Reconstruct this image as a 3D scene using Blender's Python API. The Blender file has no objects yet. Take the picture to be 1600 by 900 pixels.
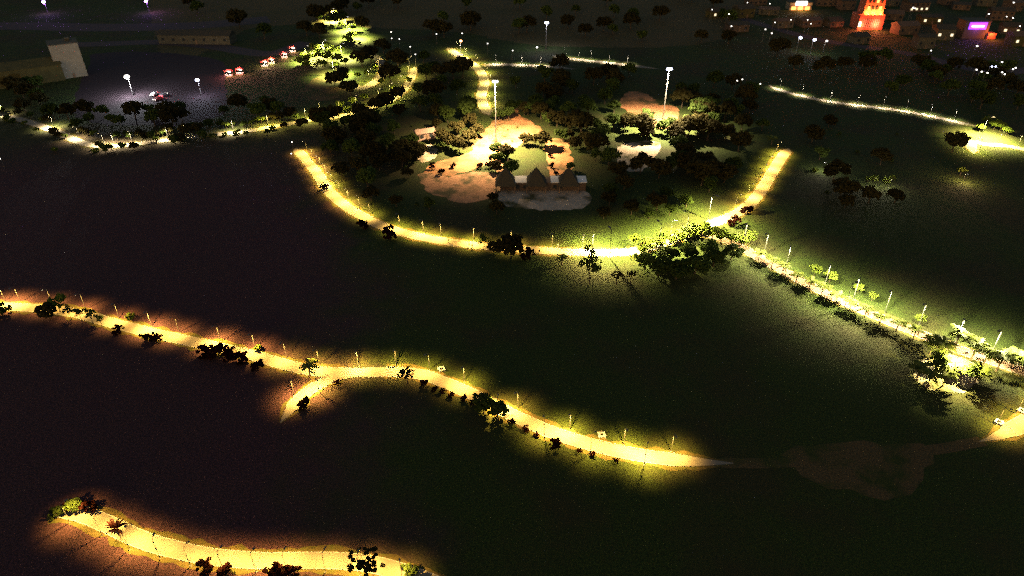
import bpy, bmesh, math, random
from mathutils import Vector, Matrix
R = math.radians
S = bpy.context.scene
COL = S.collection

# ------------------------------------------------------------------ camera
CAM_H, PITCH, FPX = 100.0, R(32.9), 1067.0        # drone height, tilt, focal length in 1600-px units
cam = bpy.data.cameras.new('camera'); camo = bpy.data.objects.new('camera', cam); COL.objects.link(camo)
camo.location = (0, 0, CAM_H); camo.rotation_euler = (math.pi/2 - PITCH, 0, 0)
cam.sensor_width = 36; cam.lens = 36*FPX/1600; cam.clip_start = 1; cam.clip_end = 6000
S.camera = camo
# ------------------------------------------------------------------ night sky
W = bpy.data.worlds.new('World'); S.world = W; W.use_nodes = True
nt = W.node_tree; bg = nt.nodes['Background']
sky = nt.nodes.new('ShaderNodeTexSky'); sky.sky_type = 'NISHITA'; sky.sun_disc = False
sky.sun_elevation = R(4); sky.sun_rotation = R(200); sky.air_density = 1.0; sky.dust_density = 4.0
tint = nt.nodes.new('ShaderNodeMixRGB'); tint.blend_type = 'MULTIPLY'; tint.inputs[0].default_value = 1
tint.inputs[2].default_value = (0.92, 0.93, 0.98, 1)           # city glow on the night air
nt.links.new(sky.outputs[0], tint.inputs[1]); nt.links.new(tint.outputs[0], bg.inputs[0])
bg.inputs[1].default_value = 0.145
W.cycles.sampling_method = 'NONE'
# ------------------------------------------------------------------ moon
sl = bpy.data.lights.new('moon', 'SUN'); sl.energy = 0.012; sl.angle = R(10); sl.color = (1, .93, .85)
so = bpy.data.objects.new('moon', sl); COL.objects.link(so); so.rotation_euler = (R(50), 0, R(20))
# ------------------------------------------------------------------ exposure
S.view_settings.view_transform = 'Standard'; S.view_settings.look = 'None'
S.view_settings.exposure = 0.0; S.view_settings.gamma = 1.0
S.render.engine = 'CYCLES'
S.cycles.max_bounces = 4; S.cycles.diffuse_bounces = 2; S.cycles.transmission_bounces = 2
S.cycles.sample_clamp_indirect = 0.12
S.cycles.use_denoising = False
rng = random.Random(7)

def G(px, py, z=0.0):
    """ground point under a direction of view (surveyed in 1600x900 units)"""
    u, v = px-800, py-450
    f = FPX*math.cos(PITCH) - v*math.sin(PITCH); d = FPX*math.sin(PITCH) + v*math.cos(PITCH)
    t = (CAM_H-z)/d
    return Vector((u*t, f*t, z))

# ------------------------------------------------------------------ materials
MATS = {}
def mat(name, c1, c2=None, scale=3.0, rough=.8, c3=None, big=.02, detail=6, bump=0, bscale=None, rnd=0, trans=0, metal=0):
    m = bpy.data.materials.new(name); m.use_nodes = True; n = m.node_tree.nodes; l = m.node_tree.links
    p = n['Principled BSDF']; p.inputs['Roughness'].default_value = rough; p.inputs['Metallic'].default_value = metal
    p.inputs['Specular IOR Level'].default_value = .25
    col = None
    if c2 is None:
        p.inputs['Base Color'].default_value = (*c1, 1)
    else:
        tc = n.new('ShaderNodeTexCoord' if rnd else 'ShaderNodeNewGeometry')
        out = tc.outputs['Object' if rnd else 'Position']
        nz = n.new('ShaderNodeTexNoise'); nz.inputs['Scale'].default_value = scale; nz.inputs['Detail'].default_value = detail
        nz.inputs['Roughness'].default_value = .8
        l.new(out, nz.inputs['Vector'])
        rp = n.new('ShaderNodeValToRGB'); rp.color_ramp.elements[0].position = .36; rp.color_ramp.elements[1].position = .64
        rp.color_ramp.elements[0].color = (*c1, 1); rp.color_ramp.elements[1].color = (*c2, 1)
        l.new(nz.outputs['Fac'], rp.inputs[0]); col = rp.outputs[0]
        if c3:
            nb = n.new('ShaderNodeTexNoise'); nb.inputs['Scale'].default_value = big; nb.inputs['Detail'].default_value = 8
            nb.inputs['Roughness'].default_value = .6
            l.new(out, nb.inputs['Vector'])
            mr = n.new('ShaderNodeMapRange'); mr.inputs[1].default_value = .46; mr.inputs[2].default_value = .62
            l.new(nb.outputs['Fac'], mr.inputs[0])
            mx = n.new('ShaderNodeMixRGB'); mx.inputs[2].default_value = (*c3, 1)
            l.new(mr.outputs[0], mx.inputs[0]); l.new(col, mx.inputs[1]); col = mx.outputs[0]
        if rnd:
            oi = n.new('ShaderNodeObjectInfo'); hs = n.new('ShaderNodeHueSaturation')
            m2 = n.new('ShaderNodeMapRange'); m2.inputs[3].default_value = 1-rnd; m2.inputs[4].default_value = 1+rnd
            l.new(oi.outputs['Random'], m2.inputs[0]); l.new(m2.outputs[0], hs.inputs['Value']); l.new(col, hs.inputs['Color'])
            col = hs.outputs[0]
        l.new(col, p.inputs['Base Color'])
        if bump:
            b = n.new('ShaderNodeBump'); b.inputs['Strength'].default_value = bump; b.inputs['Distance'].default_value = .3
            l.new(nz.outputs['Fac'], b.inputs['Height']); l.new(b.outputs[0], p.inputs['Normal'])
    if name.startswith('leaf'): p.inputs['Specular IOR Level'].default_value = .06
    if trans:
        tr = n.new('ShaderNodeBsdfTranslucent'); mx = n.new('ShaderNodeMixShader'); mx.inputs[0].default_value = trans
        if col: l.new(col, tr.inputs[0])
        else: tr.inputs[0].default_value = (*c1, 1)
        l.new(p.outputs[0], mx.inputs[1]); l.new(tr.outputs[0], mx.inputs[2]); l.new(mx.outputs[0], n['Material Output'].inputs[0])
    MATS[name] = m; return m
def emis(name, c, s):
    m = bpy.data.materials.new(name); m.use_nodes = True; n = m.node_tree.nodes
    p = n['Principled BSDF']; p.inputs['Base Color'].default_value = (*c, 1)
    p.inputs['Emission Color'].default_value = (*c, 1); p.inputs['Emission Strength'].default_value = s
    m.cycles.emission_sampling = 'NONE'
    MATS[name] = m; return m

mat('grass', (.006, .012, .003), (.048, .076, .010), 2.6, .95, (.034, .033, .010), .035, 4, .9)
mat('path', (.175, .150, .115), (.260, .225, .172), 2.2, .85, (.210, .180, .138), .3, 8)
mat('verge', (.06, .050, .014), (.14, .098, .032), 1.5, .95, (.07, .07, .015), .4, 6, .5)
mat('car_park', (.018, .011, .014), (.045, .027, .036), 1.2, .9)
mat('brick_paving', (.15, .085, .06), (.24, .145, .105), 2.2, .85, (.18, .11, .08), .3, 8)
mat('kerb', (.30, .28, .25), (.42, .40, .36), 5, .8)
mat('earth', (.34, .14, .06), (.50, .24, .11), .55, .95, (.10, .075, .03), .10, 9, .5)
mat('worn_earth', (.24, .12, .065), (.46, .25, .14), .8, .95, (.07, .06, .025), .16, 9, .5)
mat('pale_earth', (.36, .28, .20), (.56, .45, .34), .6, .95, (.08, .075, .03), .12, 9, .5)
mat('heath', (.018, .006, .010), (.150, .048, .090), 2.6, .95, (.075, .030, .048), .03, 4, .7)
mat('glow_ground', (.020, .016, .005), (.15, .115, .045), 1.6, .95, (.07, .06, .02), .03, 4, .7)  # far ground colour with hazy city glow painted in
mat('trodden', (.11, .085, .055), (.21, .165, .115), 2.6, .95, (.07, .055, .03), .3, 5, .5)
mat('soil', (.020, .014, .005), (.170, .112, .045), 2.6, .95, (.036, .046, .009), .13, 8, .6)
mat('asphalt', (.050, .038, .042), (.085, .065, .068), 2, .9)
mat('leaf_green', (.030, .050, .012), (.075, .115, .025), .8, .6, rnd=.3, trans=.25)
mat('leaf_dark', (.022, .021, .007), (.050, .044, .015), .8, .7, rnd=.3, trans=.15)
mat('leaf_lit', (.10, .15, .022), (.19, .25, .045), .8, .6, rnd=.2, trans=.35)  # brighter copy of the leaf colour, with lamp light painted in
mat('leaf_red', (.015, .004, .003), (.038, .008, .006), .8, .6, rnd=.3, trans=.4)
mat('leaf_palm', (.070, .095, .020), (.140, .170, .036), 1.2, .5, rnd=.25, trans=.25)
mat('bark', (.06, .042, .028), (.12, .09, .06), 6, .9)
mat('palm_bark', (.09, .065, .045), (.16, .12, .085), 6, .9)
mat('pole_paint', (.10, .10, .095), (.14, .14, .135), 3, .5)
mat('head_paint', (.10, .10, .10), (.14, .14, .14), 5, .5)
mat('mast_steel', (.14, .13, .13), (.20, .19, .19), 1, .5)
mat('roof_slate', (.040, .036, .026), (.070, .060, .040), 3, .8)
mat('roof_white', (.76, .74, .70), (.82, .80, .77), 1, .7)
mat('wall_dark', (.09, .06, .045), (.14, .10, .07), 1, .85)
mat('wall_cream', (.22, .20, .15), (.30, .27, .21), .5, .85)
mat('wall_pale', (.08, .072, .05), (.12, .11, .08), .4, .85)
mat('wall_olive', (.06, .055, .02), (.10, .09, .035), .4, .9)
mat('wall_pink', (.30, .20, .16), (.40, .27, .22), .8, .85)
mat('wall_red', (.45, .10, .06), (.55, .16, .09), 1, .8)
mat('glass_dark', (.03, .035, .04), rough=.1)
mat('canvas_red', (.45, .05, .05), (.55, .09, .07), 2, .8)
mat('timber', (.16, .10, .06), (.24, .16, .10), 8, .8)
mat('concrete', (.50, .48, .44), (.60, .58, .54), 4, .8)
mat('car_red', (.25, .03, .03), rough=.3); mat('car_white', (.6, .6, .6), rough=.3); mat('car_grey', (.15, .15, .17), rough=.3)
mat('rubber', (.02, .02, .02), rough=.9)
mat('cloth_dark', (.04, .04, .05), (.07, .06, .07), 20, .9)
mat('cloth_pale', (.35, .33, .30), (.45, .43, .40), 20, .9)
def reddish_soil(m):
    """the western lawns are thin grass over reddish soil: a broad, noisy change of ground"""
    n = m.node_tree.nodes; l = m.node_tree.links; p = n['Principled BSDF']; old = p.inputs['Base Color'].links[0].from_socket
    g = n.new('ShaderNodeNewGeometry'); sx = n.new('ShaderNodeSeparateXYZ'); l.new(g.outputs['Position'], sx.inputs[0])
    nb = n.new('ShaderNodeTexNoise'); nb.inputs['Scale'].default_value = .03; nb.inputs['Detail'].default_value = 9; nb.inputs['Roughness'].default_value = .65
    l.new(g.outputs['Position'], nb.inputs['Vector'])
    def math_(op, a, b):
        k = n.new('ShaderNodeMath'); k.operation = op
        for i, v in enumerate((a, b)):
            if isinstance(v, (int, float)): k.inputs[i].default_value = v
            else: l.new(v, k.inputs[i])
        return k.outputs[0]
    e = math_('ADD', sx.outputs[0], math_('MULTIPLY', sx.outputs[1], .27))
    e = math_('ADD', e, math_('MULTIPLY', math_('SUBTRACT', nb.outputs['Fac'], .5), 90.0))
    mr = n.new('ShaderNodeMapRange'); mr.interpolation_type = 'SMOOTHSTEP'; mr.inputs[1].default_value = 14; mr.inputs[2].default_value = -22
    l.new(e, mr.inputs[0])
    m2 = n.new('ShaderNodeMapRange'); m2.interpolation_type = 'SMOOTHSTEP'; m2.inputs[1].default_value = 300; m2.inputs[2].default_value = 215
    l.new(sx.outputs[1], m2.inputs[0]); f = math_('MULTIPLY', math_('MULTIPLY', mr.outputs[0], m2.outputs[0]), .82)
    nz = n.new('ShaderNodeTexNoise'); nz.inputs['Scale'].default_value = 2.6; nz.inputs['Detail'].default_value = 4; nz.inputs['Roughness'].default_value = .8
    l.new(g.outputs['Position'], nz.inputs['Vector']); rp = n.new('ShaderNodeValToRGB')
    rp.color_ramp.elements[0].position = .36; rp.color_ramp.elements[1].position = .64
    rp.color_ramp.elements[0].color = (.017, .006, .009, 1); rp.color_ramp.elements[1].color = (.112, .037, .064, 1); l.new(nz.outputs['Fac'], rp.inputs[0])
    mx = n.new('ShaderNodeMixRGB'); l.new(f, mx.inputs[0]); l.new(old, mx.inputs[1]); l.new(rp.outputs[0], mx.inputs[2]); l.new(mx.outputs[0], p.inputs['Base Color'])
reddish_soil(MATS['grass'])
emis('lens_warm', (1, .75, .35), 30); emis('lens_white', (1, .93, .82), 9); emis('lens_blue', (.62, .66, 1), 22)
emis('lens_violet', (.55, .22, 1), 26); emis('lens_orange', (1, .45, .15), 12); emis('lens_red', (1, .05, .06), 16)
emis('window_lit', (1, .80, .5), 1.6); emis('sign_violet', (.25, .04, 1), 3.0); emis('window_orange', (1, .34, .08), 3.2)

# ------------------------------------------------------------------ helpers
def link(name, me, m=None, parent=None):
    o = bpy.data.objects.new(name, me); COL.objects.link(o)
    if m and me is not None and not me.materials: me.materials.append(MATS[m])
    if parent: o.parent = parent
    return o
def mesh(name, bm, m):
    me = bpy.data.meshes.new(name); bm.to_mesh(me); bm.free(); me.materials.append(MATS[m]); return me
def empty(name, loc, rz=0, sc=1):
    o = bpy.data.objects.new(name, None); COL.objects.link(o); o.location = loc; o.rotation_euler[2] = rz
    o.scale = (sc,)*3 if not isinstance(sc, tuple) else sc
    o.empty_display_size = .5
    return o
def tag(o, label, cat, group=None):
    o['label'] = label; o['category'] = cat
    if group: o['group'] = group
    return o
def struct(o): o['kind'] = 'structure'; return o
def box(bm, c, s, rz=0, top=1.0):
    """box on centre c (bottom centre) of size s, its top face scaled by top"""
    M = Matrix.Translation(c) @ Matrix.Rotation(rz, 4, 'Z'); v = []
    for z, k in ((0, 1), (s[2], top)):
        for x, y in ((-1, -1), (1, -1), (1, 1), (-1, 1)): v.append(bm.verts.new(M @ Vector((x*s[0]/2*k, y*s[1]/2*k, z))))
    for f in ((3, 2, 1, 0), (4, 5, 6, 7), (0, 1, 5, 4), (1, 2, 6, 5), (2, 3, 7, 6), (3, 0, 4, 7)): bm.faces.new([v[i] for i in f])
def tube(bm, pts, rad, seg=6, cap=True):
    rings = []
    for i, p in enumerate(pts):
        p = Vector(p); a = Vector(pts[max(i-1, 0)]); b = Vector(pts[min(i+1, len(pts)-1)])
        d = (b-a).normalized(); up = Vector((0, 0, 1)) if abs(d.z) < .9 else Vector((1, 0, 0))
        x = d.cross(up).normalized(); y = d.cross(x)
        rings.append([bm.verts.new(p + (x*math.cos(t)+y*math.sin(t))*rad[i]) for t in [2*math.pi*k/seg for k in range(seg)]])
    for r0, r1 in zip(rings, rings[1:]):
        for k in range(seg): bm.faces.new((r0[k], r0[(k+1) % seg], r1[(k+1) % seg], r1[k]))
    if cap: bm.faces.new(rings[0][::-1]); bm.faces.new(rings[-1])
def ball(bm, c, r, sx=1, sy=1, sz=1, seg=8):
    bmesh.ops.create_uvsphere(bm, u_segments=seg, v_segments=max(4, seg//2), radius=r,
                              matrix=Matrix.Translation(c) @ Matrix.Diagonal((sx, sy, sz, 1)))
def copy_tree(o, parent=None):
    c = o.copy(); COL.objects.link(c); c.parent = parent
    for ch in o.children: copy_tree(ch, c)
    return c
def place(proto, loc, rz=0, sc=1, label=None, cat=None, group=None):
    first = not proto.get('used'); o = proto if first else copy_tree(proto)
    proto['used'] = 1
    o.location = loc; o.rotation_euler[2] = rz; o.scale = (sc,)*3 if not isinstance(sc, tuple) else sc
    if label: tag(o, label, cat, group)
    return o

def smooth(pts, step=1.6):
    P = [Vector(p) for p in pts]; P = [2*P[0]-P[1]] + P + [2*P[-1]-P[-2]]; out = []
    for i in range(1, len(P)-2):
        n = max(1, int((P[i+1]-P[i]).length/step))
        for k in range(n):
            t = k/n; a, b, c, d = P[i-1], P[i], P[i+1], P[i+2]
            out.append(.5*((2*b)+(c-a)*t+(2*a-5*b+4*c-d)*t*t+(3*b-a-3*c+d)*t**3))
    out.append(P[-2]); return out

# ------------------------------------------------------------------ ground
bm = bmesh.new()
N = 60; X0, X1, Y0, Y1 = -2500, 2500, -400, 4600
vs = [[bm.verts.new((X0+(X1-X0)*i/N, Y0+(Y1-Y0)*j/N, 0)) for i in range(N+1)] for j in range(N+1)]
for j in range(N):
    for i in range(N): bm.faces.new((vs[j][i], vs[j][i+1], vs[j+1][i+1], vs[j+1][i]))
struct(link('ground', mesh('ground', bm, 'grass')))

# ------------------------------------------------------------------ paths
PATHS = {}
def path_px(key, px): PATHS[key] = smooth([G(*p) for p in px])
path_px('front', [(92, 794), (98, 797), (130, 804), (170, 820), (220, 843), (270, 858), (330, 870), (400, 876), (460, 876), (520, 876), (570, 880), (610, 889), (650, 902), (720, 930)])
path_px('middle', [(-60, 474), (0, 479), (60, 482), (120, 490), (180, 506), (240, 521), (300, 534), (350, 545), (400, 557), (450, 571), (500, 581), (560, 582), (615, 581), (660, 586), (700, 600), (750, 622), (800, 648), (860, 675), (920, 694), (980, 708), (1040, 717), (1100, 722), (1146, 724)])
path_px('east_end', [(1530, 690), (1545, 686), (1570, 677), (1605, 658), (1680, 615)])
path_px('branch', [(585, 580), (545, 584), (510, 595), (480, 613), (458, 635), (438, 661)])
path_px('upper', [(462, 232), (478, 250), (497, 273), (512, 297), (540, 322), (575, 343), (610, 358), (660, 371), (720, 381), (780, 387), (850, 392), (920, 395), (980, 394), (1020, 385), (1060, 370), (1100, 354), (1140, 339), (1168, 322), (1187, 301), (1205, 272), (1220, 248), (1232, 232)])
path_px('palm_walk', [(1085, 362), (1125, 372), (1165, 391), (1200, 411), (1250, 438), (1300, 463), (1350, 486), (1400, 507), (1450, 527), (1500, 547), (1550, 564), (1605, 582), (1680, 605)])
path_px('far_right', [(1200, 132), (1213, 139), (1240, 147), (1280, 156), (1340, 165), (1400, 172), (1450, 181), (1500, 192), (1540, 200)])
path_px('edge_right', [(1521, 240), (1519, 222), (1540, 226), (1570, 228), (1605, 235), (1650, 246)])
path_px('top_centre', [(700, 74), (715, 86), (735, 98), (752, 114), (757, 130), (752, 150), (756, 166), (765, 180)])
path_px('top_cross', [(755, 103), (775, 101), (815, 102), (850, 104), (900, 108)])
path_px('shore', [(-40, 176), (20, 184), (80, 203), (125, 222), (160, 229), (205, 226), (262, 219), (320, 212), (380, 206), (440, 196), (490, 187), (530, 182), (572, 170), (608, 158), (632, 140), (645, 116), (647, 104)])
path_px('loop', [(540, 128), (565, 138), (590, 125), (600, 108), (588, 90), (570, 82)])
path_px('white_line', [(862, 86), (880, 91), (920, 95), (955, 99), (990, 103), (1030, 108)])
WID = dict(front=3.0, middle=3.2, east_end=3.3, branch=3.0, upper=3.8, palm_walk=3.5, far_right=2.6, edge_right=3.4, top_centre=4.6, top_cross=3.4, shore=3.4, loop=4.4, white_line=3.4)
TAPER = dict(front=(0, 0), middle=(0, 9), branch=(0, 5), east_end=(7, 0), top_centre=(5, 3), loop=(4, 4), top_cross=(0, 8), white_line=(6, 8), far_right=(6, 6), upper=(3, 3), edge_right=(3, 0), shore=(0, 6), palm_walk=(0, 0))
NEAR = {k: [(p.x, p.y) for p in v] for k, v in PATHS.items()}
def path_dist(x, y, skip=None):
    best = 1e9
    for k, v in NEAR.items():
        if k == skip: continue
        for a, b in v[::2]:
            d = math.hypot(a-x, b-y) - WID[k]/2
            if d < best: best = d
    return best
def ribbon(key, z):
    pts, w0 = PATHS[key], WID[key]; bm = bmesh.new(); prev = None; kb = bmesh.new(); r = random.Random(key); vg = bmesh.new(); prevv = {1: None, -1: None}
    n = len(pts); prevk = {1: None, -1: None}
    for i, p in enumerate(pts):
        t = (pts[min(i+1, n-1)]-pts[max(i-1, 0)]).normalized(); s = Vector((-t.y, t.x, 0))
        ta, tb = TAPER[key]; w = w0                                # ends narrow to stand in for the fading lamp light
        if ta: w *= min(1, .06+i*1.6/ta)
        if tb: w *= min(1, .06+(n-1-i)*1.6/tb)
        row = [bm.verts.new(Vector((p.x, p.y, z)) + s*w*k) for k in (-.5, -.17, .17, .5)]
        for sg in (1, -1):                                          # trodden sandy verge with a ragged outer edge
            q = Vector((p.x, p.y, 0)) + s*sg*(w/2+.15)
            if path_dist(q.x, q.y, key) < .9: prevv[sg] = None; continue
            o_ = q+s*sg*(r.uniform(.2, 1.5)*min(1, w/w0))
            vr = [vg.verts.new((q.x, q.y, z-.008)), vg.verts.new((o_.x, o_.y, z-.010))]
            if prevv[sg]: vg.faces.new((prevv[sg][0], prevv[sg][1], vr[1], vr[0]) if sg < 0 else (prevv[sg][1], prevv[sg][0], vr[0], vr[1]))
            prevv[sg] = vr
        if prev:
            for a in range(3): bm.faces.new((prev[a], prev[a+1], row[a+1], row[a]))
        prev = row
        for sg in (1, -1):
            q = Vector((p.x, p.y, 0)) + s*sg*(w/2+.003)
            if path_dist(q.x, q.y, key) < .35 or w < w0*.97: prevk[sg] = None; continue
            a = q; b = q + s*sg*.13
            ring = [kb.verts.new((a.x, a.y, .0)), kb.verts.new((a.x, a.y, .1)), kb.verts.new((b.x, b.y, .1)), kb.verts.new((b.x, b.y, 0))]
            if prevk[sg]:
                for c in range(3): kb.faces.new((prevk[sg][c], prevk[sg][c+1], ring[c+1], ring[c]))
            prevk[sg] = ring
    bmesh.ops.recalc_face_normals(kb, faces=kb.faces)
    o = struct(link('path', mesh('path', bm, 'brick_paving' if key == 'palm_walk' else 'path')))
    link('kerb', mesh('kerb', kb, 'kerb'), None, o); link('verge', mesh('verge', vg, 'verge'), None, o)
for i, k in enumerate(PATHS): ribbon(k, .03 + .004*i)

def sheet(name, px, m, z, jit=.5, seed=1):
    """a sheet on the ground with an uneven edge"""
    P = [G(*p) for p in px]; r = random.Random(seed); n = len(P); pts = []
    for i in range(n):
        a, b, c, d = P[i-1], P[i], P[(i+1) % n], P[(i+2) % n]; k = max(2, int((c-b).length/max(1.2, jit*4)))
        for j in range(k):
            t = j/k; q = .5*((2*b)+(c-a)*t+(2*a-5*b+4*c-d)*t*t+(3*b-a-3*c+d)*t**3)
            pts.append(Vector((q.x+r.gauss(0, jit), q.y+r.gauss(0, jit), z)))
    bm = bmesh.new(); f = bm.faces.new([bm.verts.new(p) for p in pts]); bm.normal_update()
    if f.normal.z < 0: f.normal_flip()
    bmesh.ops.triangulate(bm, faces=bm.faces[:])
    return struct(link(name, mesh(name, bm, m)))
EARTH = [(806, 170), (818, 182), (846, 203), (830, 216), (806, 232), (784, 240), (768, 254), (742, 262), (716, 272), (690, 274), (662, 268), (676, 256), (704, 249), (736, 234), (748, 214), (762, 196), (776, 186), (794, 182)]
sheet('bare_earth', EARTH, 'earth', .036, .7, 1)
sheet('bare_earth', [(664, 270), (700, 276), (740, 268), (768, 270), (784, 279), (782, 296), (764, 312), (728, 318), (690, 308), (668, 296), (652, 280)], 'worn_earth', .030, .7, 21)
sheet('bare_earth', [(768, 262), (784, 256), (800, 262), (796, 272), (778, 270)], 'worn_earth', .040, .4, 22)
sheet('bare_earth', [(850, 221), (868, 216), (886, 219), (894, 245), (893, 272), (868, 283), (858, 262)], 'earth', .034, .4, 2)
sheet('bare_earth', [(783, 298), (830, 296), (905, 296), (922, 306), (918, 322), (860, 328), (800, 324), (780, 314)], 'pale_earth', .038, .4, 3)
sheet('bare_earth', [(1024, 168), (1045, 164), (1060, 172), (1057, 196), (1040, 203), (1022, 196)], 'earth', .030, .4, 4)
sheet('bare_earth', [(968, 158), (985, 143), (1012, 148), (1028, 163), (1018, 175), (985, 178)], 'earth', .042, .4, 5)
sheet('bare_earth', [(968, 228), (1000, 222), (1030, 222), (1026, 240), (1008, 262), (985, 268), (966, 255)], 'pale_earth', .030, .5, 6)
sheet('bare_earth', [(648, 232), (668, 226), (684, 234), (676, 250), (656, 252)], 'pale_earth', .034, .4, 7)
sheet('plaza', [(1428, 588), (1446, 562), (1490, 556), (1526, 570), (1530, 594), (1505, 612), (1455, 610)], 'pale_earth', .075, .25, 8)
sheet('bare_earth', [(1225, 712), (1290, 692), (1400, 690), (1470, 706), (1440, 752), (1385, 786), (1330, 775), (1260, 748)], 'soil', .010, .8, 9)
sheet('bare_earth', [(474, 144), (500, 118), (540, 132), (528, 152), (495, 158)], 'soil', .030, .5, 10)
def band(name, px, w, m, z):
    pts = smooth([G(*p) for p in px], 4); bm = bmesh.new(); prev = None
    for i, p in enumerate(pts):
        t = (pts[min(i+1, len(pts)-1)]-pts[max(i-1, 0)]).normalized(); s = Vector((-t.y, t.x, 0))
        row = [bm.verts.new(Vector((p.x, p.y, z))+s*w/2*k) for k in (-1, 1)]
        if prev: bm.faces.new((prev[0], prev[1], row[1], row[0]))
        prev = row
    return struct(link(name, mesh(name, bm, m)))
sheet('car_park', [(118, 178), (140, 100), (150, 84), (250, 82), (345, 96), (352, 130), (345, 180), (230, 196)], 'car_park', .008, .5, 14)
sheet('glow_sheet', [(250, 84), (420, 40), (700, 50), (860, 72), (1130, 60), (1180, -20), (1100, -80), (700, -100), (300, -80)], 'glow_ground', .006, 1.2, 13)  # city glow over the far ground, put into a lighter brown sheet
band('unlit_path', [(1125, 723.3), (1180, 724), (1240, 722), (1300, 718), (1450, 704), (1535, 689)], 2.6, 'soil', .016)  # unlit stretch of the path, its darkness put into a soil colour
band('road', [(-80, 40), (60, 41), (160, 43), (300, 40), (420, 30)], 22, 'asphalt', .02)
band('road', [(110, 70), (180, 68), (250, 66), (330, 72), (420, 84), (480, 66)], 12, 'asphalt', .024)
band('road', [(1130, 20), (1210, 44), (1290, 64), (1420, 84), (1540, 112), (1620, 108)], 9, 'asphalt', .028)

# ------------------------------------------------------------------ plants
def crown_bm(seed, rx, ry, rz, cz, clumps, per, leaf, hollow=.45):
    r = random.Random(seed); bm = bmesh.new(); lobes = []
    for i in range(6):
        a = i*1.047+r.uniform(-.4, .4); q = r.uniform(.35, .62)
        lobes.append((math.cos(a)*q, math.sin(a)*q, r.uniform(-.35, .45), r.uniform(.38, .62)))
    lobes.append((r.uniform(-.2, .2), r.uniform(-.2, .2), .45, .5))
    for c in range(clumps):
        lx, ly, lz, ls = lobes[c % 7]
        a = r.uniform(0, 2*math.pi); h = r.uniform(-.7, 1); k = math.sqrt(max(0, 1-h*h))*r.uniform(hollow, 1.0)
        cx, cy, ch = (lx+math.cos(a)*k*ls)*rx, (ly+math.sin(a)*k*ls)*ry, cz+(lz+h*ls)*rz*r.uniform(.85, 1.05)
        cr = r.uniform(.14, .26)*min(rx, rz)*1.15
        for _ in range(per):
            d = Vector((r.gauss(0, 1), r.gauss(0, 1), r.gauss(0, .8))).normalized()*cr*r.uniform(.35, 1)**.5
            p = Vector((cx, cy, ch))+d
            nrm = (d.normalized()+Vector((r.gauss(0, .6), r.gauss(0, .6), r.gauss(.3, .6)))).normalized()
            t = nrm.cross(Vector((r.gauss(0, 1), r.gauss(0, 1), r.gauss(0, 1)))).normalized(); b = nrm.cross(t)
            s = leaf*r.uniform(.6, 1.3)
            bm.faces.new([bm.verts.new(p+t*s), bm.verts.new(p+b*s*.55), bm.verts.new(p-t*s), bm.verts.new(p-b*s*.55)])
    return bm
def trunk_bm(seed, h, r0, spread, top):
    r = random.Random(seed); bm = bmesh.new()
    pts = [(0, 0, -.1), (r.uniform(-.1, .1), r.uniform(-.1, .1), h*.5), (r.uniform(-.25, .25), r.uniform(-.25, .25), h)]
    tube(bm, pts, [r0*1.25, r0*.9, r0*.7], 7)
    for k in range(6):
        a = k*1.05+r.uniform(-.3, .3); q = Vector(pts[2]); e = q+Vector((math.cos(a)*spread, math.sin(a)*spread, (top-h)*r.uniform(.45, .9)))
        tube(bm, [q-Vector((0, 0, .2)), q.lerp(e, .5)+Vector((0, 0, .2)), e], [r0*.5, r0*.35, r0*.12], 5)
    return bm
def make_tree(name, seed, leafm, th, rx, rz, clumps=70, per=26, leaf=.28, r0=.18, ry=None):
    e = empty(name, (0, -900, 0))
    link('trunk', mesh('trunk', trunk_bm(seed, th, r0, rx*.55, th+rz*1.6), 'bark'), None, e)
    link('crown', mesh('crown', crown_bm(seed, rx, ry or rx, rz, th+rz*.85, clumps, per, leaf), leafm), None, e)
    return e
def make_bush(name, seed, leafm, r=1.15, clumps=36, per=70, leaf=.105, zs=.8):
    e = empty(name, (0, -900, 0)); bm = bmesh.new(); q = random.Random(seed)
    for k in range(6):
        a = k*1.05; d = Vector((math.cos(a)*.5*r, math.sin(a)*.5*r, r*1.0*q.uniform(.7, 1.1)))
        tube(bm, [(0, 0, -.05), d*.5, d], [.05, .035, .012], 4)
    link('stem', mesh('stem', bm, 'bark'), None, e)
    link('foliage', mesh('foliage', crown_bm(seed, r, r, r*zs, r*zs*.85, clumps, per, leaf, .3), leafm), None, e)
    return e
def frond_bm(seed, L, droop, wid, n=15):
    r = random.Random(seed); bm = bmesh.new(); spine = []
    for i in range(n+1):
        t = i/n; spine.append(Vector((L*(t-.12*t*t), 0, L*(.42*t-droop*t*t))))
    tube(bm, spine[::2], [.035*(1-.8*i/(len(spine[::2])-1)) for i in range(len(spine[::2]))], 4, False)
    for i in range(1, n+1):
        t = i/n; w = wid*math.sin(math.pi*min(1, t*.82+.16))+.08
        for s in (1, -1):
            p = spine[i]; tip = p+Vector((w*.55, s*w, -w*.35+r.gauss(0, .04)))
            k = Vector((L/n*.85, 0, .02))
            bm.faces.new([bm.verts.new(v) for v in (p-k*.5, p+k*.6, tip+k*.4, tip-k*.3)])
    return bm
FROND = [mesh('frond', frond_bm(s, 2.6, d, .62), 'leaf_palm') for s, d in ((1, .55), (2, .72), (3, .38))]
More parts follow.
